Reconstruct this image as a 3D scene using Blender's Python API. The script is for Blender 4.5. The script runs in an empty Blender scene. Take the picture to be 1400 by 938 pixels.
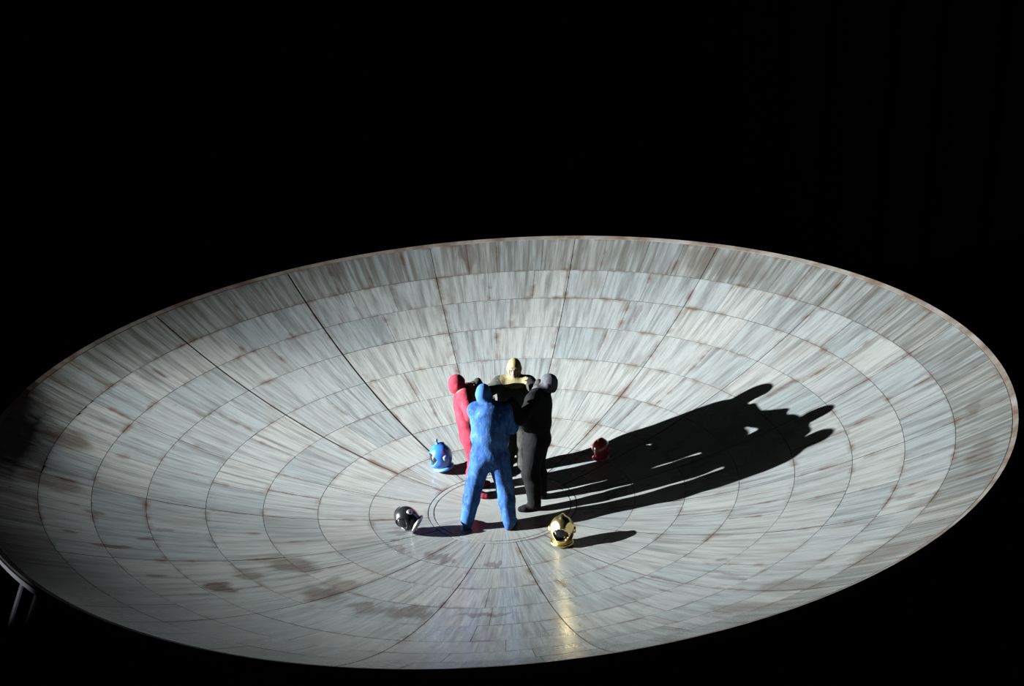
import bpy, math, random
import numpy as np
from mathutils import Matrix, Vector
random.seed(7)
rng = np.random.default_rng(7)
scene = bpy.context.scene
COL = scene.collection

# ------------------------------------------------------------------ camera, light, exposure
cam_data = bpy.data.cameras.new('camera')
cam_data.sensor_width = 36.0
cam_data.lens = 1951.02 / 1400.0 * 36.0
cam_data.clip_end = 200
cam = bpy.data.objects.new('camera', cam_data)
COL.objects.link(cam)
cam.location = (0.119, -16.599, 7.2725)
cam.rotation_euler = (math.radians(73.0), 0, 0)
scene.camera = cam

world = bpy.data.worlds.new('dark_theatre')
scene.world = world
world.use_nodes = True
world.node_tree.nodes['Background'].inputs[0].default_value = (0.9, 0.8, 0.8, 1)
world.node_tree.nodes['Background'].inputs[1].default_value = 0.0004

SPOT_POS = Vector((-10.79, -1.14, 3.50))
SPOT_AIM = Vector((5.31, 1.08, 5.6))
ld = bpy.data.lights.new('follow_spot', 'SPOT')
ld.energy = 67000
ld.color = (0.94, 1.0, 0.99)
ld.spot_size = math.radians(83)
ld.spot_blend = 1.0
ld.shadow_soft_size = 0.05
lo = bpy.data.objects.new('follow_spot', ld)
COL.objects.link(lo)
lo.location = SPOT_POS
lo.rotation_euler = (SPOT_AIM - SPOT_POS).to_track_quat('-Z', 'Y').to_euler()

# added narrower spot at the main spot's position, brightens the beam's hot centre
ld2 = bpy.data.lights.new('narrow_spot', 'SPOT')
ld2.energy = 21500
ld2.color = (0.94, 1.0, 0.99)
ld2.spot_size = math.radians(31)
ld2.spot_blend = 1.0
ld2.shadow_soft_size = 0.05
lo2 = bpy.data.objects.new('narrow_spot', ld2)
COL.objects.link(lo2)
lo2.location = SPOT_POS
lo2.rotation_euler = (Vector((0.5, 2.5, -0.6)) - SPOT_POS).to_track_quat('-Z', 'Y').to_euler()

# added low spot out of view, brightens the dish's lower-left outer edge
ld3 = bpy.data.lights.new('added_rim_spot', 'SPOT')
ld3.energy = 420
ld3.color = (0.9, 0.93, 1.0)
ld3.spot_size = math.radians(20)
ld3.spot_blend = 1.0
ld3.shadow_soft_size = 0.05
lo3 = bpy.data.objects.new('added_rim_spot', ld3)
COL.objects.link(lo3)
lo3.location = (-8.2, -6.8, -0.2)
lo3.rotation_euler = (Vector((-4.95, -3.8, 1.25)) - Vector(lo3.location)).to_track_quat('-Z', 'Y').to_euler()

vs = scene.view_settings
vs.view_transform = 'Standard'
vs.look = 'None'
vs.exposure = 0.0
vs.gamma = 1.0
vs.use_curve_mapping = False

# ------------------------------------------------------------------ dish geometry (a shallow bowl, tilted)
A2, A4 = 4.46212e-02, 7.568e-05
UX = np.array([0.99739063, 0.02110742, 0.06903925])
VX = np.array([-0.02595426, 0.99720381, 0.07007807])
NX = np.array([-0.06736703, -0.07168708, 0.99514956])
ROT = np.c_[UX, VX, NX]
RIM_R = 6.0
FLOOR_Z = -0.62

def bowl(r):
    return A2 * r * r + A4 * r ** 4

def bowl_slope(r):
    return 2 * A2 * r + 4 * A4 * r ** 3

def ground(x, y):
    """world height of the dish surface at world x, y"""
    z = 0.0
    for _ in range(30):
        q = ROT.T @ np.array([x, y, z])
        e = q[2] - bowl(math.hypot(q[0], q[1]))
        z -= e * 0.9
    return z

# ------------------------------------------------------------------ helpers
def link(name, mesh, parent=None, mats=()):
    o = bpy.data.objects.new(name, mesh)
    COL.objects.link(o)
    if parent is not None:
        o.parent = parent
    for m in mats:
        if len(mesh.materials) < len(mats):
            mesh.materials.append(m)
    return o

def tag(o, label=None, cat=None, group=None, kind=None):
    if label: o['label'] = label
    if cat: o['category'] = cat
    if group: o['group'] = group
    if kind: o['kind'] = kind
    return o

def empty(name, loc=(0, 0, 0)):
    o = bpy.data.objects.new(name, None)
    COL.objects.link(o)
    o.location = loc
    o.empty_display_size = 0.2
    return o

def mesh_from(name, verts, faces, smooth=False):
    me = bpy.data.meshes.new(name)
    me.from_pydata([tuple(map(float, v)) for v in verts], [], faces)
    if smooth:
        me.polygons.foreach_set('use_smooth', [True] * len(me.polygons))
    me.update()
    return me

def nmat(name):
    m = bpy.data.materials.new(name)
    m.use_nodes = True
    nt = m.node_tree
    b = nt.nodes['Principled BSDF']
    return m, nt, b

def node(nt, kind, **kw):
    n = nt.nodes.new(kind)
    for k, v in kw.items():
        setattr(n, k, v)
    return n

def setin(n, **kw):
    for k, v in kw.items():
        n.inputs[k.replace('_', ' ')].default_value = v

def math_n(nt, op, a, b=None, clamp=False):
    n = node(nt, 'ShaderNodeMath', operation=op, use_clamp=clamp)
    for i, v in enumerate((a, b)):
        if v is None:
            continue
        if isinstance(v, (int, float)):
            n.inputs[i].default_value = v
        else:
            nt.links.new(v, n.inputs[i])
    return n.outputs[0]

def mix_c(nt, fac, a, b, blend='MIX'):
    n = node(nt, 'ShaderNodeMix', data_type='RGBA', blend_type=blend)
    for i, v in ((0, fac), (6, a), (7, b)):
        if isinstance(v, (int, float)):
            n.inputs[i].default_value = v
        elif isinstance(v, tuple):
            n.inputs[i].default_value = (*v, 1)
        else:
            nt.links.new(v, n.inputs[i])
    return n.outputs[2]

def ramp(nt, fac, lo_, hi_):
    n = node(nt, 'ShaderNodeMapRange')
    n.inputs['From Min'].default_value = lo_
    n.inputs['From Max'].default_value = hi_
    nt.links.new(fac, n.inputs['Value'])
    return n.outputs[0]

def noise(nt, vec, scale, detail=3.0, rough=0.55):
    n = node(nt, 'ShaderNodeTexNoise')
    setin(n, Scale=scale, Detail=detail, Roughness=rough)
    nt.links.new(vec, n.inputs['Vector'])
    return n.outputs[0]

# ------------------------------------------------------------------ materials
# stains on the painted panels: radius, angle, radial half size, tangential half size, strength
STAINS = [(4.11,-137.4,.17,.13,1.0),(3.58,-140.3,.19,.18,.7),(2.96,-144.4,.28,.24,.75),(3.22,-127.9,.23,.24,.8),
 (2.84,-129.0,.2,.2,.6),(3.23,-108.8,.24,.26,.8),(3.29,-116.6,.16,.22,.7),(3.2,-93.8,.06,.32,.6),(2.37,-75.2,.16,.05,.7),
 (1.55,-95.6,.08,.12,.6),(1.48,-121.2,.1,.2,.6),(4.8,-152.8,.24,.06,.8),(4.32,-156.1,.12,.07,.7),(4.6,-142.0,.18,.06,.7),
 (3.5,-47.1,.08,.06,.5),(3.81,-52.7,.3,.05,.5),(3.62,-62.2,.1,.06,.5),(5.08,-56.8,.45,.16,.55),(5.11,-64.6,.45,.16,.55),
 (5.07,-31.7,.1,.09,.5),(5.28,-35.1,.14,.12,.5),(5.57,-49.0,.36,.25,.5),(4.61,62.0,.22,.06,.45),(5.7,47.8,.25,.45,.4),
 (5.75,55.0,.22,.41,.4),(3.61,56.6,.28,.1,.3),(2.28,55.3,.12,.14,.3),(5.76,93.3,.3,.12,.55),(5.82,114.3,.22,.11,.6),
 (4.83,-163.2,.12,.1,.6),(5.33,178.2,.27,.22,.7),(5.25,-169.2,.3,.2,.7),(5.7,-25.1,.12,.4,.45),(5.62,-12.4,.1,.24,.45),
 (1.4,-156.1,.1,.1,.5),(1.62,-140,.07,.2,.5)]

def make_panel_material():
    m, nt, b = nmat('weathered_painted_panel')
    tc = node(nt, 'ShaderNodeTexCoord')
    oi = node(nt, 'ShaderNodeObjectInfo')
    sep = node(nt, 'ShaderNodeSeparateXYZ'); nt.links.new(tc.outputs['Object'], sep.inputs[0])
    x, y = sep.outputs[0], sep.outputs[1]
    r = math_n(nt, 'SQRT', math_n(nt, 'ADD', math_n(nt, 'MULTIPLY', x, x), math_n(nt, 'MULTIPLY', y, y)))
    th = math_n(nt, 'ARCTAN2', y, x)
    rnd = oi.outputs['Random']
    def polar(kt, kr, kz):
        c = node(nt, 'ShaderNodeCombineXYZ')
        nt.links.new(math_n(nt, 'MULTIPLY', th, kt), c.inputs[0])
        nt.links.new(math_n(nt, 'MULTIPLY', r, kr), c.inputs[1])
        nt.links.new(math_n(nt, 'MULTIPLY', rnd, kz), c.inputs[2])
        return c.outputs[0]
    streak = noise(nt, polar(38, 0.9, 30), 1.0, 4.0, 0.6)       # broad brush strokes running to the centre
    fine = noise(nt, polar(130, 2.2, 50), 1.0, 3.0, 0.6)
    blotch = noise(nt, tc.outputs['Object'], 1.7, 4.0, 0.6)
    outer = ramp(nt, r, 4.7, 5.7)
    # base: pale grey paint, some panels bluer or warmer
    base = mix_c(nt, ramp(nt, rnd, 0, 1), (0.1350, 0.1500, 0.1556), (0.1762, 0.1781, 0.1744))
    dark_streak = math_n(nt, 'MULTIPLY', ramp(nt, streak, 0.47, 0.70), math_n(nt, 'ADD', 0.55, math_n(nt, 'MULTIPLY', outer, 0.40)), True)
    c = mix_c(nt, dark_streak, base, (0.0488, 0.0506, 0.0506))
    mid = noise(nt, polar(80, 0.7, 70), 1.0, 3.0, 0.6)
    c = mix_c(nt, math_n(nt, 'MULTIPLY', ramp(nt, mid, 0.54, 0.70), 0.6), c, (0.062, 0.060, 0.058))
    c = mix_c(nt, math_n(nt, 'MULTIPLY', ramp(nt, fine, 0.50, 0.72), 0.5), c, (0.0638, 0.0600, 0.0562))
    c = mix_c(nt, math_n(nt, 'MULTIPLY', ramp(nt, fine, 0.45, 0.25), 0.35), c, (0.2175, 0.2288, 0.2288))
    c = mix_c(nt, math_n(nt, 'MULTIPLY', ramp(nt, blotch, 0.52, 0.75), 0.30), c, (0.1237, 0.1087, 0.0938))
    band = ramp(nt, r, 5.38, 5.42)
    c = mix_c(nt, math_n(nt, 'MULTIPLY', band, math_n(nt, 'ADD', 0.22, math_n(nt, 'MULTIPLY', ramp(nt, mid, 0.40, 0.62), 0.60))), c, (0.058, 0.055, 0.050))
    # rust and grime along the joints
    uv = node(nt, 'ShaderNodeSeparateXYZ'); nt.links.new(tc.outputs['UV'], uv.inputs[0])
    def edge(s): return math_n(nt, 'MINIMUM', s, math_n(nt, 'SUBTRACT', 1.0, s))
    ed = math_n(nt, 'MINIMUM', edge(uv.outputs[0]), edge(uv.outputs[1]))
    jn = noise(nt, tc.outputs['Object'], 3.1, 3.0)
    jmask = math_n(nt, 'MULTIPLY', ramp(nt, ed, 0.10, 0.0), ramp(nt, jn, 0.50, 0.68), True)
    c = mix_c(nt, math_n(nt, 'MULTIPLY', jmask, 0.8), c, (0.0562, 0.0281, 0.0188))
    # stains with shapes of their own
    wob = node(nt, 'ShaderNodeTexNoise'); setin(wob, Scale=1.0, Detail=4.0)
    nt.links.new(polar(26, 1.6, 0), wob.inputs['Vector'])
    off = node(nt, 'ShaderNodeVectorMath', operation='MULTIPLY_ADD')
    nt.links.new(wob.outputs['Color'], off.inputs[0]); off.inputs[1].default_value = (.46, .46, 0); off.inputs[2].default_value = (-.23, -.23, 0)
    pos = node(nt, 'ShaderNodeVectorMath', operation='ADD')
    nt.links.new(tc.outputs['Object'], pos.inputs[0]); nt.links.new(off.outputs[0], pos.inputs[1])
    flat = node(nt, 'ShaderNodeVectorMath', operation='MULTIPLY')
    nt.links.new(pos.outputs[0], flat.inputs[0]); flat.inputs[1].default_value = (1, 1, 0)
    acc = None
    for (sr, sa, dr, dt, st) in STAINS:
        a = math.radians(sa)
        mp = node(nt, 'ShaderNodeMapping', vector_type='TEXTURE')
        nt.links.new(flat.outputs[0], mp.inputs['Vector'])
        mp.inputs['Location'].default_value = (sr * math.cos(a), sr * math.sin(a), 0)
        mp.inputs['Rotation'].default_value = (0, 0, a)
        mp.inputs['Scale'].default_value = (dr, dt, 1)
        ln = node(nt, 'ShaderNodeVectorMath', operation='LENGTH'); nt.links.new(mp.outputs[0], ln.inputs[0])
        v = math_n(nt, 'MULTIPLY', ramp(nt, ln.outputs['Value'], 1.2, 0.75), st)
        acc = v if acc is None else math_n(nt, 'MAXIMUM', acc, v)
    smask = math_n(nt, 'MULTIPLY', acc, ramp(nt, fine, 0.85, 0.42), True)
    c = mix_c(nt, math_n(nt, 'MULTIPLY', smask, 1.0, True), c, (0.034, 0.020, 0.014))
    nt.links.new(c, b.inputs['Base Color'])
    rr = math_n(nt, 'ADD', 0.20, math_n(nt, 'MULTIPLY', blotch, 0.16))
    nt.links.new(rr, b.inputs['Roughness'])
    b.inputs['Specular IOR Level'].default_value = 0.34
    bp = node(nt, 'ShaderNodeBump'); setin(bp, Strength=0.12, Distance=0.01)
    nt.links.new(fine, bp.inputs['Height']); nt.links.new(bp.outputs[0], b.inputs['Normal'])
    return m

def simple(name, col, rough=0.5, metal=0.0, var=0.25, scale=6.0, bump=0.0, bscale=30.0, coat=0.0, col2=None, spec=0.5):
    m, nt, b = nmat(name)
    tc = node(nt, 'ShaderNodeTexCoord')
    n1 = noise(nt, tc.outputs['Object'], scale, 4.0, 0.6)
    dark = col2 if col2 else tuple(c * (1 - var) for c in col)
    nt.links.new(mix_c(nt, ramp(nt, n1, 0.35, 0.68), dark, col), b.inputs['Base Color'])
    b.inputs['Roughness'].default_value = rough
    b.inputs['Metallic'].default_value = metal
    b.inputs['Coat Weight'].default_value = coat
    b.inputs['Coat Roughness'].default_value = 0.08
    b.inputs['Specular IOR Level'].default_value = spec
    if bump:
        n2 = noise(nt, tc.outputs['Object'], bscale, 3.0, 0.55)
        bp = node(nt, 'ShaderNodeBump'); setin(bp, Strength=bump, Distance=0.02)
        nt.links.new(n2, bp.inputs['Height']); nt.links.new(bp.outputs[0], b.inputs['Normal'])
    return m

def suit(name, col, col2, speck):
    """creased coverall cloth with paler worn flecks"""
    m, nt, b = nmat(name)
    tc = node(nt, 'ShaderNodeTexCoord')
    mp = node(nt, 'ShaderNodeMapping'); mp.inputs['Scale'].default_value = (1, 1, 0.55)
    nt.links.new(tc.outputs['Object'], mp.inputs['Vector'])
    n1 = noise(nt, mp.outputs[0], 9.0, 4.0, 0.6)
    n2 = noise(nt, mp.outputs[0], 26.0, 3.0, 0.6)
    c = mix_c(nt, ramp(nt, n1, 0.38, 0.62), col2, col)
    c = mix_c(nt, math_n(nt, 'MULTIPLY', ramp(nt, n2, 0.55, 0.72), 0.55), c, speck)
    nt.links.new(c, b.inputs['Base Color'])
    b.inputs['Roughness'].default_value = 0.85
    b.inputs['Specular IOR Level'].default_value = 0.08
    bp = node(nt, 'ShaderNodeBump'); setin(bp, Strength=0.32, Distance=0.03)
    nt.links.new(n1, bp.inputs['Height'])
    bp2 = node(nt, 'ShaderNodeBump'); setin(bp2, Strength=0.25, Distance=0.01)
    nt.links.new(n2, bp2.inputs['Height']); nt.links.new(bp.outputs[0], bp2.inputs['Normal'])
    nt.links.new(bp2.outputs[0], b.inputs['Normal'])
    return m

M_PANEL = make_panel_material()
M_SHELL = simple('dark_brown_underlay', (0.035, 0.028, 0.024), 0.9, var=0.4, scale=3)
M_JOINT = simple('grimy_panel_edge', (0.03, 0.022, 0.018), 0.95, var=0.4, scale=3, spec=0.1)
M_RIM = simple('worn_rim_edge', (0.13, 0.12, 0.115), 0.7, var=0.55, scale=2.5, col2=(0.06, 0.04, 0.028), spec=0.2)
M_STEEL = simple('scuffed_steel', (0.26, 0.26, 0.28), 0.6, metal=0.0, var=0.3, scale=8)
M_BAND = simple('pale_edge_band', (0.55, 0.55, 0.58), 0.6, var=0.3, scale=4)  # pale colour added so the outer rim edge reads as lit
M_BLACK = simple('black_stage_cloth', (0.0008, 0.0006, 0.0006), 1.0, var=0.3, scale=1.2, spec=0.0)
M_DRAPE = simple('black_velvet_drape', (0.0005, 0.0004, 0.0004), 1.0, var=0.3, scale=2, spec=0.0)

# ------------------------------------------------------------------ the setting
me = mesh_from('floor', [(-30, -24, FLOOR_Z), (30, -24, FLOOR_Z), (30, 18, FLOOR_Z), (-30, 18, FLOOR_Z),
                         (-30, -24, FLOOR_Z - .1), (30, -24, FLOOR_Z - .1), (30, 18, FLOOR_Z - .1), (-30, 18, FLOOR_Z - .1)],
               [(0, 1, 2, 3), (7, 6, 5, 4), (0, 4, 5, 1), (1, 5, 6, 2), (2, 6, 7, 3), (3, 7, 4, 0)])
tag(link('floor', me, None, [M_BLACK]), kind='structure')

def drape():
    vs_, fs = [], []
    n = 600
    for i in range(n + 1):
        x = -28 + 56 * i / n
        yy = 15.5 + 0.16 * math.sin(x * 5.2) + 0.06 * math.sin(x * 13.1 + 1)
        for z in (FLOOR_Z, 16.0):
            vs_.append((x, yy, z))
    for i in range(n):
        fs.append((2 * i, 2 * i + 2, 2 * i + 3, 2 * i + 1))
    return mesh_from('wall_back', vs_, fs, True)
tag(link('wall_back', drape(), None, [M_DRAPE]), kind='structure')

# ------------------------------------------------------------------ the dish
dish = empty('stage_dish')
dish.matrix_world = Matrix([[*ROT[0], 0], [*ROT[1], 0], [*ROT[2], 0], [0, 0, 0, 1]])
tag(dish, 'huge tilted pale grey dish stage of weathered radial panels with a raised rim', 'stage')

RINGS = [0.0, 0.94, 1.67, 2.296, 2.951, 3.614, 4.278, 4.862, 5.407, 5.985]
SPLIT = [None, 1, 1, 2, 2, 2, 2, 3, 4]           # panels per 22.5 degree sector
SECT0 = 9.0
WIDE = {121, 144}

def panel_mesh(r0, r1, t0, t1, g0, g1, gr, jit, tilt):
    nu = max(3, min(8, int(math.ceil((t1 - t0) / 2.6))))
    nv = 2
    ra, rb = r0 + gr / 2, r1 - gr / 2
    V, Fc, UV, NR = [], [], [], []
    for j in range(nv + 1):
        r = ra + (rb - ra) * j / nv
        for i in range(nu + 1):
            u = i / nu
            a0 = math.radians(t0) + g0 / 2 / r
            a1 = math.radians(t1) - g1 / 2 / r
            a = a0 + (a1 - a0) * u
            s = bowl_slope(r)
            V.append((r * math.cos(a), r * math.sin(a), bowl(r) + jit + tilt * (u - .5)))
            UV.append((u, j / nv))
            nn = Vector((-s * math.cos(a), -s * math.sin(a), 1)).normalized()
            NR.append(nn)
    w = nu + 1
    ntop = len(V)
    for j in range(nv):
        for i in range(nu):
            Fc.append((j * w + i, (j + 1) * w + i, (j + 1) * w + i + 1, j * w + i + 1)[::-1])
    top_faces = len(Fc)
    ring = [i for i in range(w)] + [j * w + nu for j in range(1, nv + 1)] + [nv * w + i for i in range(nu - 1, -1, -1)] + [j * w for j in range(nv - 1, 0, -1)]
    base = len(V)
    for k in ring:
        x, y, z = V[k]
        V.append((x, y, z - 0.022)); UV.append(UV[k]); NR.append(NR[k])
    L = len(ring)
    for k in range(L):
        k2 = (k + 1) % L
        Fc.append((ring[k], base + k, base + k2, ring[k2]))
    me = bpy.data.meshes.new('panel')
    me.from_pydata(V, [], Fc)
    me.update()
    uvl = me.uv_layers.new(name='UVMap')
    for p in me.polygons:
        for li in p.loop_indices:
            uvl.data[li].uv = UV[me.loops[li].vertex_index]
    # face direction check
    if me.polygons[0].normal.z < 0:
        me.flip_normals()
    nl = []
    for p in me.polygons:
        flatn = p.normal.copy()
        for li in p.loop_indices:
            nl.append(NR[me.loops[li].vertex_index] if p.index < top_faces else flatn)
    me.polygons.foreach_set('use_smooth', [True] * len(me.polygons))
    me.normals_split_custom_set([tuple(v) for v in nl])
    me.materials.append(M_PANEL); me.materials.append(M_JOINT)
    me.polygons.foreach_set('material_index', [0 if i < top_faces else 1 for i in range(len(Fc))])
    return me

def disc_mesh(R_):
    V, Fc, UV = [(0, 0, 0)], [], [(0.5, 0.5)]
    nt_ = 48
    rr = [0.32, 0.64, R_]
    for r in rr:
        for i in range(nt_):
            a = 2 * math.pi * i / nt_
            V.append((r * math.cos(a), r * math.sin(a), bowl(r))); UV.append((0.5, 0.5))
    for i in range(nt_):
        Fc.append((0, 1 + i, 1 + (i + 1) % nt_))
    for k in range(2):
        for i in range(nt_):
            a, b_ = 1 + k * nt_ + i, 1 + k * nt_ + (i + 1) % nt_
            Fc.append((a, a + nt_, b_ + nt_, b_))
    base = len(V)
    for i in range(nt_):
        x, y, z = V[1 + 2 * nt_ + i]
        V.append((x, y, z - .022)); UV.append((.5, .5))
    top = len(Fc)
    for i in range(nt_):
        a, b_ = 1 + 2 * nt_ + i, 1 + 2 * nt_ + (i + 1) % nt_
        Fc.append((a, base + i, base + (i + 1) % nt_, b_))
    me = mesh_from('centre_disc', V, Fc)
    uvl = me.uv_layers.new(name='UVMap')
    for l in me.loops:
        uvl.data[l.index].uv = UV[l.vertex_index]
    me.polygons.foreach_set('use_smooth', [True] * len(Fc))
    nl = []
    for p in me.polygons:
        fn = p.normal.copy()
        for li in p.loop_indices:
            x, y, z = V[me.loops[li].vertex_index]
            rr_ = math.hypot(x, y) + 1e-6
            sl = bowl_slope(rr_)
            nl.append(tuple(Vector((-sl * x / rr_, -sl * y / rr_, 1)).normalized()) if p.index < top else tuple(fn))
    me.normals_split_custom_set(nl)
    return me

link('centre_disc', disc_mesh(0.86), dish, [M_PANEL])
# narrow ring round the centre disc
def annulus(ra, rb, n=64, dz=0.0):
    V, Fc = [], []
    for i in range(n):
        a = 2 * math.pi * i / n
        for r, z in ((ra, -0.02), (ra, 0), (rb, 0), (rb, -0.02)):
            V.append((r * math.cos(a), r * math.sin(a), bowl(r) + z + dz))
    for i in range(n):
        j = (i + 1) % n
        for k in range(3):
            Fc.append((4 * i + k, 4 * i + k + 1, 4 * j + k + 1, 4 * j + k))
    me = mesh_from('centre_ring', V, Fc)
    me.flip_normals() if me.polygons[1].normal.z < 0 else None
    me.uv_layers.new(name='UVMap')
    for d in me.uv_layers[0].data:
        d.uv = (.5, .5)
    return me
link('centre_ring', annulus(0.872, 0.932), dish, [M_PANEL])

for k in range(1, len(RINGS) - 1):
    r0, r1 = RINGS[k], RINGS[k + 1]
    for s in range(16):
        t0 = SECT0 + 22.5 * s
        ns = SPLIT[k]
        if k in (3, 4, 5) and random.random() < 0.25:
            ns += random.choice((-1, 1)) if k > 3 else 1
        ns = max(1, ns)
        cuts = [0.0] + sorted((i + random.uniform(-.22, .22)) / ns for i in range(1, ns)) + [1.0]
        def main_gap(t):
            tt = (t + 180) % 360 - 180
            return 0.026 if (int(tt) in WIDE and k >= 2) else 0.010
        for i in range(ns):
            a, b_ = t0 + 22.5 * cuts[i], t0 + 22.5 * cuts[i + 1]
            g0 = main_gap(a) if i == 0 else 0.0045
            g1 = main_gap(b_) if i == ns - 1 else 0.0045
            o = link('floor_panel', panel_mesh(r0, r1, a, b_, g0, g1, 0.006, random.uniform(-.0012, .0012), random.uniform(-.0012, .0012)), dish)

def revolve(name, prof, n=128):
    V, Fc = [], []
    m_ = len(prof)
    for i in range(n):
        a = 2 * math.pi * i / n
        for r, z in prof:
            V.append((r * math.cos(a), r * math.sin(a), z))
    for i in range(n):
        j = (i + 1) % n
        for k in range(m_ - 1):
            Fc.append((m_ * i + k, m_ * j + k, m_ * j + k + 1, m_ * i + k + 1))
    return mesh_from(name, V, Fc, True)

prof = [(0.02, bowl(0.02) - .03)] + [(r, bowl(r) - .03) for r in np.linspace(.5, 5.985, 12)] + [(5.985, bowl(5.985) - .16)] + [(r, bowl(r) - .16) for r in np.linspace(5.4, .5, 11)] + [(0.02, -.16)]
link('underlay_shell', revolve('underlay_shell', prof), dish, [M_SHELL])
zr = bowl(5.99)
prof = [(5.99, zr - .10), (5.99, zr), (6.045, bowl(6.045)), (6.045, zr - .07), (5.99, zr - .10)]
rim_me = revolve('rim', prof, 160)
rim_me.polygons.foreach_set('use_smooth', [False] * len(rim_me.polygons))
link('rim', rim_me, dish, [M_RIM])
prof = [(6.047, zr - .07), (6.060, zr - .07), (6.060, zr - .004), (6.047, zr - .002), (6.047, zr - .07)]
band_me = revolve('rim_band', prof, 160)
band_me.polygons.foreach_set('use_smooth', [False] * len(band_me.polygons))
link('rim_band', band_me, dish, [M_BAND])

# support frame under the rim
def tube_mesh(name, a, b, r, n=8):
    a, b = Vector(a), Vector(b)
    d = (b - a).normalized()
    s = d.orthogonal().normalized(); t = d.cross(s)
    V, Fc = [], []
    for p in (a, b):
        for i in range(n):
            an = 2 * math.pi * i / n
            V.append(p + (s * math.cos(an) + t * math.sin(an)) * r)
    for i in range(n):
        j = (i + 1) % n
        Fc.append((i, j, n + j, n + i))
    Fc.append(tuple(range(n))[::-1]); Fc.append(tuple(range(n, 2 * n)))
    me = mesh_from(name, V, Fc)
    return me
ROT_T = ROT.T
def base_pt(a, r):
    """point on the stage floor below the dish, given in dish coordinates"""
    w = ROT @ np.array([r * math.cos(a), r * math.sin(a), 0.0])
    w[2] = FLOOR_Z + 0.03
    return ROT_T @ w
for i in range(20):
    for da in (0.0, 3.0):
        a = math.radians(-140.5 + 18 * i + da)
        top = (6.0 * math.cos(a), 6.0 * math.sin(a), zr - .10)
        link('support_strut', tube_mesh('support_strut', top, base_pt(a - math.radians(6.5), 6.45), 0.026), dish, [M_STEEL])

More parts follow.
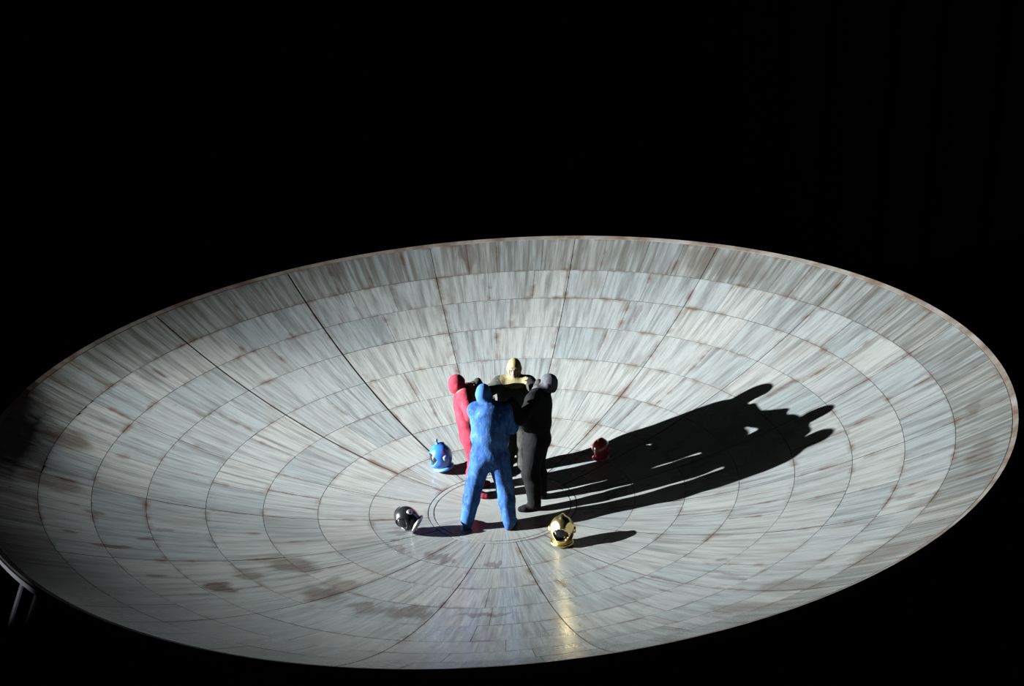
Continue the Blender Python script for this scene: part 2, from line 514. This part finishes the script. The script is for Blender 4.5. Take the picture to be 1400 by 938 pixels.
# ------------------------------------------------------------------ smooth solids: distance fields turned into one closed surface
class Field:
    def __init__(self, lo_, hi_, h):
        self.h = h
        self.lo = np.array(lo_, float)
        self.n = np.ceil((np.array(hi_) - self.lo) / h).astype(int) + 1
        self.d = np.full(self.n, 0.5, np.float32)
    def _sub(self, lo_, hi_):
        i0 = np.clip(np.floor((np.array(lo_) - self.lo) / self.h).astype(int), 0, self.n)
        i1 = np.clip(np.ceil((np.array(hi_) - self.lo) / self.h).astype(int) + 1, 0, self.n)
        sl = tuple(slice(a, b) for a, b in zip(i0, i1))
        ax = [self.lo[k] + self.h * np.arange(i0[k], i1[k]) for k in range(3)]
        P = np.stack(np.meshgrid(*ax, indexing='ij'), -1)
        return sl, P
    def _blend(self, sl, v, k, op):
        d = self.d[sl]
        if op == 'add':
            hh = np.clip(0.5 + 0.5 * (d - v) / k, 0, 1)
            self.d[sl] = d * (1 - hh) + v * hh - k * hh * (1 - hh)
        elif op == 'cut':
            hh = np.clip(0.5 - 0.5 * (d + v) / k, 0, 1)
            self.d[sl] = d * (1 - hh) - v * hh + k * hh * (1 - hh)
    def cone(self, a, b, r1, r2, k=0.02, op='add'):
        a, b = np.array(a, float), np.array(b, float)
        m = max(r1, r2) + 0.10
        sl, P = self._sub(np.minimum(a, b) - m, np.maximum(a, b) + m)
        if P.size == 0: return
        ba = b - a
        t = np.clip(((P - a) @ ba) / (ba @ ba + 1e-9), 0, 1)
        v = np.linalg.norm(P - a - t[..., None] * ba, axis=-1) - (r1 + (r2 - r1) * t)
        self._blend(sl, v, k, op)
    def ell(self, c, R_, rad, k=0.03, op='add'):
        """ellipsoid; R_ columns are its axes"""
        c = np.array(c, float); rad = np.array(rad, float)
        m = rad.max() + 0.10
        sl, P = self._sub(c - m, c + m)
        if P.size == 0: return
        q = (P - c) @ R_
        k0 = np.linalg.norm(q / rad, axis=-1)
        k1 = np.linalg.norm(q / rad ** 2, axis=-1) + 1e-9
        v = k0 * (k0 - 1) / k1
        self._blend(sl, v, k, op)
    def half(self, c, nrm, k=0.01):
        """cut away everything on the side nrm points to"""
        sl, P = self._sub(self.lo, self.lo + self.h * self.n)
        v = -((P - np.array(c)) @ np.array(nrm))
        self._blend(sl, v, k, 'cut')
    def surface(self):
        d = self.d
        s = d < 0
        c = [s[:-1, :-1, :-1], s[1:, :-1, :-1], s[:-1, 1:, :-1], s[1:, 1:, :-1], s[:-1, :-1, 1:], s[1:, :-1, 1:], s[:-1, 1:, 1:], s[1:, 1:, 1:]]
        tot = sum(x.astype(np.int8) for x in c)
        act = (tot > 0) & (tot < 8)
        idx = np.full(act.shape, -1, np.int64)
        cells = np.argwhere(act)
        idx[act] = np.arange(len(cells))
        corners = [np.array([i & 1, (i >> 1) & 1, (i >> 2) & 1]) for i in range(8)]
        val = [d[tuple((cells + o).T)] for o in corners]
        acc = np.zeros((len(cells), 3)); cnt = np.zeros(len(cells))
        for i in range(8):
            for j in range(i + 1, 8):
                if bin(i ^ j).count('1') != 1: continue
                m = (val[i] < 0) != (val[j] < 0)
                t = val[i] / (val[i] - val[j] + 1e-12)
                p = corners[i] + (corners[j] - corners[i]) * t[:, None]
                acc[m] += p[m]; cnt[m] += 1
        V = self.lo + self.h * (cells + acc / cnt[:, None])
        Q = []
        for ax in range(3):
            o = [0, 0, 0]; o[ax] = 1
            a_ = s[tuple(slice(0, d.shape[k] - o[k]) for k in range(3))]
            b_ = s[tuple(slice(o[k], d.shape[k]) for k in range(3))]
            u, w = (ax + 1) % 3, (ax + 2) % 3
            e = np.argwhere(a_ != b_)
            e = e[(e[:, u] > 0) & (e[:, w] > 0) & (e[:, u] < d.shape[u] - 1) & (e[:, w] < d.shape[w] - 1)]
            ins = a_[tuple(e.T)]
            du = np.zeros(3, int); du[u] = 1
            dw = np.zeros(3, int); dw[w] = 1
            q = np.stack([idx[tuple((e - du - dw).T)], idx[tuple((e - dw).T)], idx[tuple(e.T)], idx[tuple((e - du).T)]], 1)
            q[~ins] = q[~ins][:, ::-1]
            Q.append(q)
        return V, np.concatenate(Q)

def mesh_np(name, V, Q):
    me = bpy.data.meshes.new(name)
    me.vertices.add(len(V)); me.vertices.foreach_set('co', V.astype(np.float32).ravel())
    me.loops.add(len(Q) * 4); me.loops.foreach_set('vertex_index', Q.astype(np.int32).ravel())
    me.polygons.add(len(Q))
    me.polygons.foreach_set('loop_start', np.arange(0, len(Q) * 4, 4, dtype=np.int32))
    me.polygons.foreach_set('use_smooth', np.ones(len(Q), bool))
    me.update(calc_edges=True)
    me.validate()
    return me

def unit(v):
    v = np.array(v, float)
    return v / (np.linalg.norm(v) + 1e-9)

def ik(a, b, l1, l2, hint):
    """middle joint between a and b"""
    a, b = np.array(a, float), np.array(b, float)
    d = b - a; L = np.linalg.norm(d)
    if L > (l1 + l2) * 0.995:
        b = a + d / L * (l1 + l2) * 0.995
        d = b - a; L = np.linalg.norm(d)
    x = (l1 * l1 - l2 * l2 + L * L) / (2 * L)
    hgt = math.sqrt(max(0, l1 * l1 - x * x))
    u = d / L
    p = np.array(hint, float); p = unit(p - u * (p @ u))
    return a + u * x + p * hgt, b

Z = np.array([0, 0, 1.0])

def person(label, mats, facing, pelvis, chest, head, look, feet, hands, toe=0.0, group=None):
    """pelvis, chest, head: world points; feet: left and right ankle (x, y); hands: left and right wrist targets with hand direction"""
    M_suit, M_skin, M_eye, M_hood, M_boot, M_collar = mats
    pelvis, chest, head = (np.array(p, float) for p in (pelvis, chest, head))
    f = unit([facing[0], facing[1], 0]); l = np.cross(Z, f)
    up = unit(chest - pelvis)
    tf = unit(f - up * (f @ up)); tl = np.cross(up, tf)
    T = np.c_[tl, tf, up]
    hf = unit(look)
    hl = unit(np.cross(Z, hf)); hu = np.cross(hf, hl)
    hl = np.cross(hu, hf)
    Hd = np.c_[hl, hf, hu]
    base = np.array([(feet[0][0] + feet[1][0]) / 2, (feet[0][1] + feet[1][1]) / 2, 0])
    base[2] = ground(base[0], base[1])
    pts = [pelvis, chest, head] + [np.array([x, y, ground(x, y)]) for x, y in feet] + [np.array(h_[0]) for h_ in hands]
    lo_ = np.min(pts, 0) - .34; hi_ = np.max(pts, 0) + .34
    lo_[2] = min(p[2] for p in pts) - .05
    F = Field(lo_, hi_, 0.0095)
    # legs
    for sgn, (x, y) in zip((1, -1), feet):
        gz = ground(x, y)
        ank = np.array([x, y, gz + .105])
        hip = pelvis + tl * sgn * .095 - up * .06
        dl = np.linalg.norm(ank - hip)
        knee, _ = ik(hip, ank, min(.46, dl * .512), min(.445, dl * .498), f + l * sgn * .25)
        F.cone(hip, knee, .142, .108, .05)
        mid = knee + (ank - knee) * .35 - f * .018
        F.cone(knee, mid, .104, .102, .04)
        F.cone(mid, ank, .102, .084, .04)
        F.ell(knee + f * .03, np.eye(3), (.068, .068, .075), .04)
        tdir = unit(f + l * sgn * (.35 + toe)); ts = np.cross(Z, tdir)
        g1 = ground(*(ank + tdir * .15)[:2])
        heel = np.array([ank[0] - tdir[0] * .035, ank[1] - tdir[1] * .035, gz + .042])
        ball = np.array([ank[0] + tdir[0] * .125, ank[1] + tdir[1] * .125, g1 + .040])
        tip = np.array([ank[0] + tdir[0] * .175, ank[1] + tdir[1] * .175, g1 + .034])
        F.cone(ank, heel, .070, .046, .03)
        F.cone(ank - Z * .03, ball, .052, .040, .03)
        F.cone(ball - ts * .012, tip, .040, .032, .02)
        F.cone(ball + ts * .012, tip, .040, .032, .02)
        F.cone(heel, ball, .040, .040, .02)
    # trunk
    F.ell(pelvis - up * .03, T, (.228, .175, .15), .06)
    F.ell(pelvis - tf * .055 + tl * .07 - up * .07, T, (.085, .085, .095), .05)
    F.ell(pelvis - tf * .055 - tl * .07 - up * .07, T, (.085, .085, .095), .05)
    F.ell((pelvis * .55 + chest * .45), T, (.238, .178, .20), .08)
    F.ell(chest - up * .02, T, (.240, .178, .21), .07)
    F.ell(chest + up * .09 - tf * .02, T, (.205, .125, .12), .06)
    neck0 = chest + up * .17
    F.cone(neck0 - up * .03, head - hu * .05 - hf * .02, .070, .056, .04)
    # arms and hands
    for sgn, (wt, hdir, pn) in zip((1, -1), hands):
        sh = chest + tl * sgn * .170 + up * .110
        wt = np.array(wt, float)
        sh = sh + unit(wt - sh) * .02
        F.cone(neck0 + tl * sgn * .03, sh - up * .0, .062, .078, .06)
        F.cone(sh, sh + unit(wt - sh) * .02, .098, .092, .05)
        el, wr = ik(sh, wt, .30, .265, -Z * .9 + tl * sgn * .25 - tf * .1)
        F.cone(sh, el, .088, .074, .04)
        m1 = el + (wr - el) * .3
        F.cone(el, m1, .074, .072, .03)
        F.cone(m1, wr, .072, .052, .03)
        hd = unit(hdir); n_ = unit(np.array(pn, float) - hd * (np.array(pn, float) @ hd)); sd = np.cross(hd, n_) * sgn
        Rp = np.c_[sd, hd, n_]
        F.ell(wr + hd * .055, Rp, (.044, .060, .020), .02)
        for q, (o_, ln, ra) in enumerate(((-.030, .068, .0095), (-.010, .078, .0100), (.010, .074, .0098), (.029, .058, .0088))):
            p0 = wr + hd * (.098 - abs(o_ + .005) * .25) + sd * o_
            p1 = p0 + unit(hd + sd * o_ * 4 + n_ * .18) * ln * .48
            p2 = p1 + unit(hd + sd * o_ * 3 + n_ * .75) * ln * .30
            p3 = p2 + unit(hd + n_ * 1.3) * ln * .24
            F.cone(p0 - hd * .03, p1, ra * 1.1, ra, .006)
            F.cone(p1, p2, ra, ra * .95, .004)
            F.cone(p2, p3, ra * .95, ra * .85, .004)
        t0 = wr + hd * .030 - sd * .034
        t1_ = t0 + unit(hd * .7 - sd * .8 + n_ * .3) * .040
        t2 = t1_ + unit(hd * 1.0 - sd * .25 + n_ * .35) * .030
        F.cone(wr + hd * .03 - sd * .015, t0, .016, .014, .008)
        F.cone(t0, t1_, .0135, .0115, .006); F.cone(t1_, t2, .0115, .010, .004)
    # head with a face
    F.ell(head + hu * .025 - hf * .012, Hd, (.076, .096, .092), .02)
    F.ell(head - hu * .035 + hf * .018, Hd, (.060, .074, .080), .03)
    F.ell(head - hu * .092 + hf * .055, Hd, (.028, .024, .022), .03)      # chin
    F.cone(head + hu * .018 + hf * .085, head - hu * .028 + hf * .108, .010, .014, .012)   # nose
    F.ell(head - hu * .062 + hf * .088, Hd, (.024, .012, .007), .008)     # lips
    for sg in (1, -1):
        F.ell(head + hl * sg * .032 + hu * .012 + hf * .094, Hd, (.017, .014, .012), .012, 'cut')
        F.ell(head + hl * sg * .032 + hu * .010 + hf * .078, Hd, (.014, .014, .012), .004)
        F.cone(head + hl * sg * .015 + hu * .034 + hf * .084, head + hl * sg * .050 + hu * .034 + hf * .068, .010, .008, .015)
        F.ell(head + hl * sg * .078 - hu * .005 - hf * .005, Hd, (.010, .020, .030), .010)
    V, Q = F.surface()
    me = mesh_np('person', V - base, Q)
    for m in (M_suit, M_skin, M_eye, M_boot, M_collar):
        me.materials.append(m)
    cen = V[Q].mean(1)
    q = (cen - head) @ Hd
    mi = np.zeros(len(Q), np.int32)
    mi[np.linalg.norm((cen - neck0) * np.array([.75, .75, 1.3]), axis=1) < .155] = 4
    face = (q[:, 1] > .0) & (np.linalg.norm(q, axis=1) < .128) & (q[:, 2] > -.118)
    mi[face] = 1
    for sg in (1, -1):
        e = np.linalg.norm(q - np.array([sg * .032, .082, .010]), axis=1) < .0135
        mi[e] = 2
    for x, y in feet:
        gz = ground(x, y)
        b_ = (np.hypot(cen[:, 0] - x, cen[:, 1] - y) < .27) & (cen[:, 2] < gz + .10)
        mi[b_] = 3
    me.polygons.foreach_set('material_index', mi)
    o = link('person', me)
    o.location = base
    tag(o, label, 'person', group)
    # close fitting hood with an open face
    G = Field(head - .24, head + .22, 0.0085)
    G.ell(head + hu * .025 - hf * .014, Hd, (.089, .109, .104), .02)
    G.ell(head - hu * .035 + hf * .008, Hd, (.074, .080, .092), .03)
    G.cone(head - hu * .05 - hf * .02, neck0 + up * .0, .072, .088, .05)
    G.ell(head + hl * .08 - hu * .005 - hf * .005, Hd, (.018, .028, .036), .02)
    G.ell(head - hl * .08 - hu * .005 - hf * .005, Hd, (.018, .028, .036), .02)
    G.half(neck0 - up * .015, -up, .01)
    G.ell(head - hu * .02 + hf * .115, Hd, (.060, .105, .082), .012, 'cut')
    V, Q = G.surface()
    mh = mesh_np('hood', V - base, Q)
    link('hood', mh, o, [M_hood])
    return o

M_SKIN = simple('skin', (0.12, 0.072, 0.05), 0.55, var=0.15, scale=12)
M_EYE = simple('eye', (0.10, 0.08, 0.07), 0.2, var=0.1)
def outfit(nm, c1, c2, sp):
    s = suit(nm + '_coverall', c1, c2, sp)
    return (s, M_SKIN, M_EYE, suit(nm + '_hood_cloth', c1, tuple(.7 * a + .3 * b for a, b in zip(c1, c2)), c1),
            simple(nm + '_boot_leather', tuple(.8 * a for a in c1), 0.85, var=.3, bump=.2, spec=.1), s)
O_BLUE = outfit('blue', (0.030, 0.088, 0.245), (0.010, 0.033, 0.12), (0.10, 0.155, 0.28))
O_RED = outfit('red', (0.185, 0.020, 0.034), (0.10, 0.009, 0.017), (0.23, 0.05, 0.065))
O_YEL = outfit('yellow', (0.16, 0.135, 0.07), (0.085, 0.075, 0.05), (0.20, 0.19, 0.15))
O_GRY = outfit('black', (0.005, 0.005, 0.0055), (0.003, 0.003, 0.0033), (0.009, 0.009, 0.010))
O_GRY = (O_GRY[0], M_SKIN, M_EYE, suit('silver_hood_cloth', (0.06, 0.062, 0.07), (0.03, 0.03, 0.036), (0.09, 0.09, 0.10)), O_GRY[4], O_GRY[0])
M_CHAR = suit('charcoal_coverall', (0.030, 0.029, 0.028), (0.014, 0.014, 0.013), (0.06, 0.058, 0.052))
O_YEL = (M_CHAR, M_SKIN, M_EYE, O_YEL[3], simple('charcoal_boot_leather', (0.02, 0.02, 0.02), 0.85, spec=.1), O_YEL[3])

# blue: back to the camera, feet wide apart
person('person in blue coverall and hood, back to us, legs spread wide, nearest of the huddle', O_BLUE,
       (0.02, 0.95), (-0.15, -0.41, 0.94), (-0.15, -0.39, 1.36), (-0.225, -0.33, 1.655), (0.15, 0.95, -0.25),
       [(-0.43, -0.45), (0.09, -0.535)],
       [((-0.24, 0.12, 1.20), (-0.15, 1.0, 0.0), (-1, 0, 0)), ((0.15, 0.0, 1.22), (0.3, .9, 0.0), (1, -.2, 0))])
# red: left of the huddle, facing right
person('person in red coverall and hood at the left of the huddle, facing right', O_RED,
       (1.0, -0.05), (-0.39, 0.45, 0.90), (-0.45, 0.45, 1.27), (-0.57, 0.45, 1.515), (0.95, 0.1, -0.2),
       [(-0.36, 0.60), (-0.37, 0.38)],
       [((-0.17, 0.86, 1.12), (0.2, .95, 0.0), (1, 0, 0)), ((-0.29, -0.15, 1.45), (0.0, -1, 0.05), (0, 0, -1))])
# black suit with silver hood: right of the huddle, facing left
person('person in black coverall with grey silver hood at the right of the huddle', O_GRY,
       (-0.97, 0.25), (0.43, 0.08, 0.95), (0.44, 0.09, 1.37), (0.572, 0.15, 1.625), (-0.9, 0.3, -0.2),
       [(0.40, -0.08), (0.48, 0.22)],
       [((0.12, -0.29, 1.55), (-0.7, -.6, -0.05), (0, 0, -1)), ((0.36, 0.80, 1.44), (-0.1, .95, -0.05), (0, 0, -1))])
# yellow: far side, facing the camera
person('person in dark coverall with yellow hood and collar on the far side, facing us', O_YEL,
       (-0.05, -1.0), (0.17, 1.0, 0.90), (0.16, 0.97, 1.25), (0.147, 0.95, 1.565), (-0.1, -0.95, -0.25),
       [(0.27, 0.97), (0.06, 1.0)],
       [((0.46, 0.46, 1.53), (0.2, -.95, 0.0), (0, 0, -1)), ((-0.32, 0.72, 1.46), (-0.8, -.5, -0.05), (0, 0, -1))])

# ------------------------------------------------------------------ helmets lying on the dish
def make_helmet(label, loc, yaw, tilt_axis, tilt, M_h, M_v, M_r, scale=1.0, sink=0.0, knob=False, facet=False):
    """face opening towards local -Y before yaw"""
    root = empty('helmet')
    tag(root, label, 'helmet', 'helmets lying on the dish')
    E3 = np.eye(3)
    F = Field((-.24, -.26, -.03), (.24, .26, .44), 0.0075)
    F.ell((0, 0, .215), E3, (.158, .172, .175), .03)
    F.cone((0, 0, .09), (0, .0, .13), .125, .135, .05)
    F.ell((0, -.10, .12), E3, (.085, .075, .065), .04)           # chin guard
    F.ell((0, .02, .375), E3, (.030, .085, .030), .03)           # crest
    F.ell((0, 0, .205), E3, (.126, .140, .140) if facet else (.138, .152, .150), .01, 'cut')      # hollow
    F.cone((0, 0, -.02), (0, 0, .12), .105, .105, .01, 'cut')
    if facet:                                                    # flat polished brow planes, left and right, added to reflect the spot forwards
        cy_, sy_ = math.cos(-yaw), math.sin(-yaw)
        for sx in (-1, 1):
            nw = np.array([sx * .68, -.67, .30]); nw = unit(nw)
            nl_ = np.array([nw[0] * cy_ - nw[1] * sy_, nw[0] * sy_ + nw[1] * cy_, nw[2]])
            F.half(np.array([0, 0, .215]) + nl_ * .149, nl_, .004)
    ez = .190 if facet else .215
    # diamond shaped eye opening
    for dz, w in (((0, .080), (.022, .056), (-.024, .062), (.044, .022), (-.050, .034)) if facet else ((0, .092), (.028, .066), (-.028, .066), (.055, .036), (-.055, .036))):
        F.cone((-w, -.19, ez + dz), (w, -.19, ez + dz), .034, .034, .006, 'cut')
        F.cone((-w, -.155, ez + dz), (w, -.155, ez + dz), .030, .030, .006, 'cut')
        F.cone((-w * .9, -.13, ez + dz), (w * .9, -.13, ez + dz), .030, .030, .01, 'cut')
    F.half((0, 0, .03), (0, 0, -1), .005)
    V, Q = F.surface()
    sh = link('helmet_shell', mesh_np('helmet_shell', V, Q), root, [M_h])
    # dark visor set inside the opening
    G = Field((-.2, -.22, .05), (.2, .0, .38), 0.0085)
    G.ell((0, 0, .210), E3, (.136, .146, .150) if facet else (.148, .158, .160), .02)
    G.ell((0, 0.02, .210), E3, (.130, .138, .144) if facet else (.142, .150, .154), .005, 'cut')
    G.half((0, -.07, 0), (0, 1, 0), .004)
    V, Q = G.surface()
    link('visor', mesh_np('visor', V, Q), root, [M_v])
    # neck ring
    pr = [(.105 + .028 * math.cos(t) + .02, .028 + .026 * math.sin(t)) for t in np.linspace(0, 2 * math.pi, 11)]
    link('neck_ring', revolve('neck_ring', pr, 40), root, [M_r])
    # crown knob
    if knob:
      pr = [(.001, .478), (.014, .474), (.022, .458), (.018, .440), (.013, .428), (.018, .412), (.030, .398), (.030, .385)]
      link('crown_knob', revolve('crown_knob', pr[::-1], 20), root, [M_h])
    for sg in (1, -1):
        pr = [(.001, .030), (.030, .028), (.042, .016), (.046, -.01)]
        ec = link('ear_cap', revolve('ear_cap', pr[::-1], 24), root, [M_r])
        ec.rotation_euler = (0, sg * math.pi / 2, 0)
        ec.location = (sg * .150, 0.01, .205)
    Rm = Matrix.Rotation(tilt, 3, Vector(tilt_axis)) @ Matrix.Rotation(yaw, 3, 'Z')
    root.rotation_euler = Rm.to_euler()
    root.scale = (scale,) * 3
    # rest on the dish: lowest point on the surface
    best = 1e9
    for ch in root.children:
        mw = Matrix.Translation(ch.location) @ ch.rotation_euler.to_matrix().to_4x4()
        for v in list(ch.data.vertices)[::3]:
            p = (Rm @ (mw @ v.co)) * scale
            best = min(best, p.z - (ground_lin(loc, p)))
    root.location = (loc[0], loc[1], ground(*loc) - best - sink)
    return root

def ground_lin(loc, p):
    e = .05
    g0 = ground(*loc)
    if not hasattr(ground_lin, 'c') or ground_lin.c[0] != loc:
        ground_lin.c = (loc, (ground(loc[0] + e, loc[1]) - g0) / e, (ground(loc[0], loc[1] + e) - g0) / e)
    return ground_lin.c[1] * p.x + ground_lin.c[2] * p.y

M_VIS = simple('smoked_visor', (0.008, 0.008, 0.010), 0.12, var=.1)
M_GOLD = simple('polished_gold', (0.95, 0.74, 0.34), 0.27, metal=1.0, var=.12, scale=5)
M_GOLD2 = simple('gold_trim', (0.90, 0.66, 0.24), 0.28, metal=1.0, var=.12)
M_HB = simple('blue_lacquer', (0.015, 0.085, 0.34), 0.28, var=.2, coat=.8)
M_HB2 = simple('blue_trim', (0.05, 0.14, 0.42), 0.4, var=.2)
M_HR = simple('red_lacquer', (0.22, 0.02, 0.025), 0.3, var=.2, coat=.6)
M_HR2 = simple('red_trim', (0.30, 0.03, 0.04), 0.4, var=.2)
M_HK = simple('black_lacquer', (0.010, 0.010, 0.012), 0.25, var=.2, coat=.5)
M_HK2 = simple('silver_trim', (0.40, 0.38, 0.42), 0.4, metal=0.9, var=.2)

make_helmet('polished gold helmet with dark eye opening, standing alone in front of the huddle', (0.71, -1.14), math.radians(-8), (1, 0, 0), 0.0, M_GOLD, M_VIS, M_GOLD2, 0.92, facet=True)
make_helmet('glossy blue helmet with a knob on top, standing left behind the red figure', (-0.78, 1.04), math.radians(-62), (0, 1, 0), math.radians(-14), M_HB, M_VIS, M_HB2, 0.92, knob=True)
make_helmet('dark red helmet half in shadow at the edge of the huddle shadow', (1.29, 0.97), math.radians(150), (0, 1, 0), 0.0, M_HR, M_VIS, M_HR2, 0.74)
make_helmet('black helmet with silver neck ring tipped over, left of the blue legs', (-1.02, -0.60), math.radians(-40), (0.25, 1, 0), math.radians(-62), M_HK, M_VIS, M_HK2, 0.84)
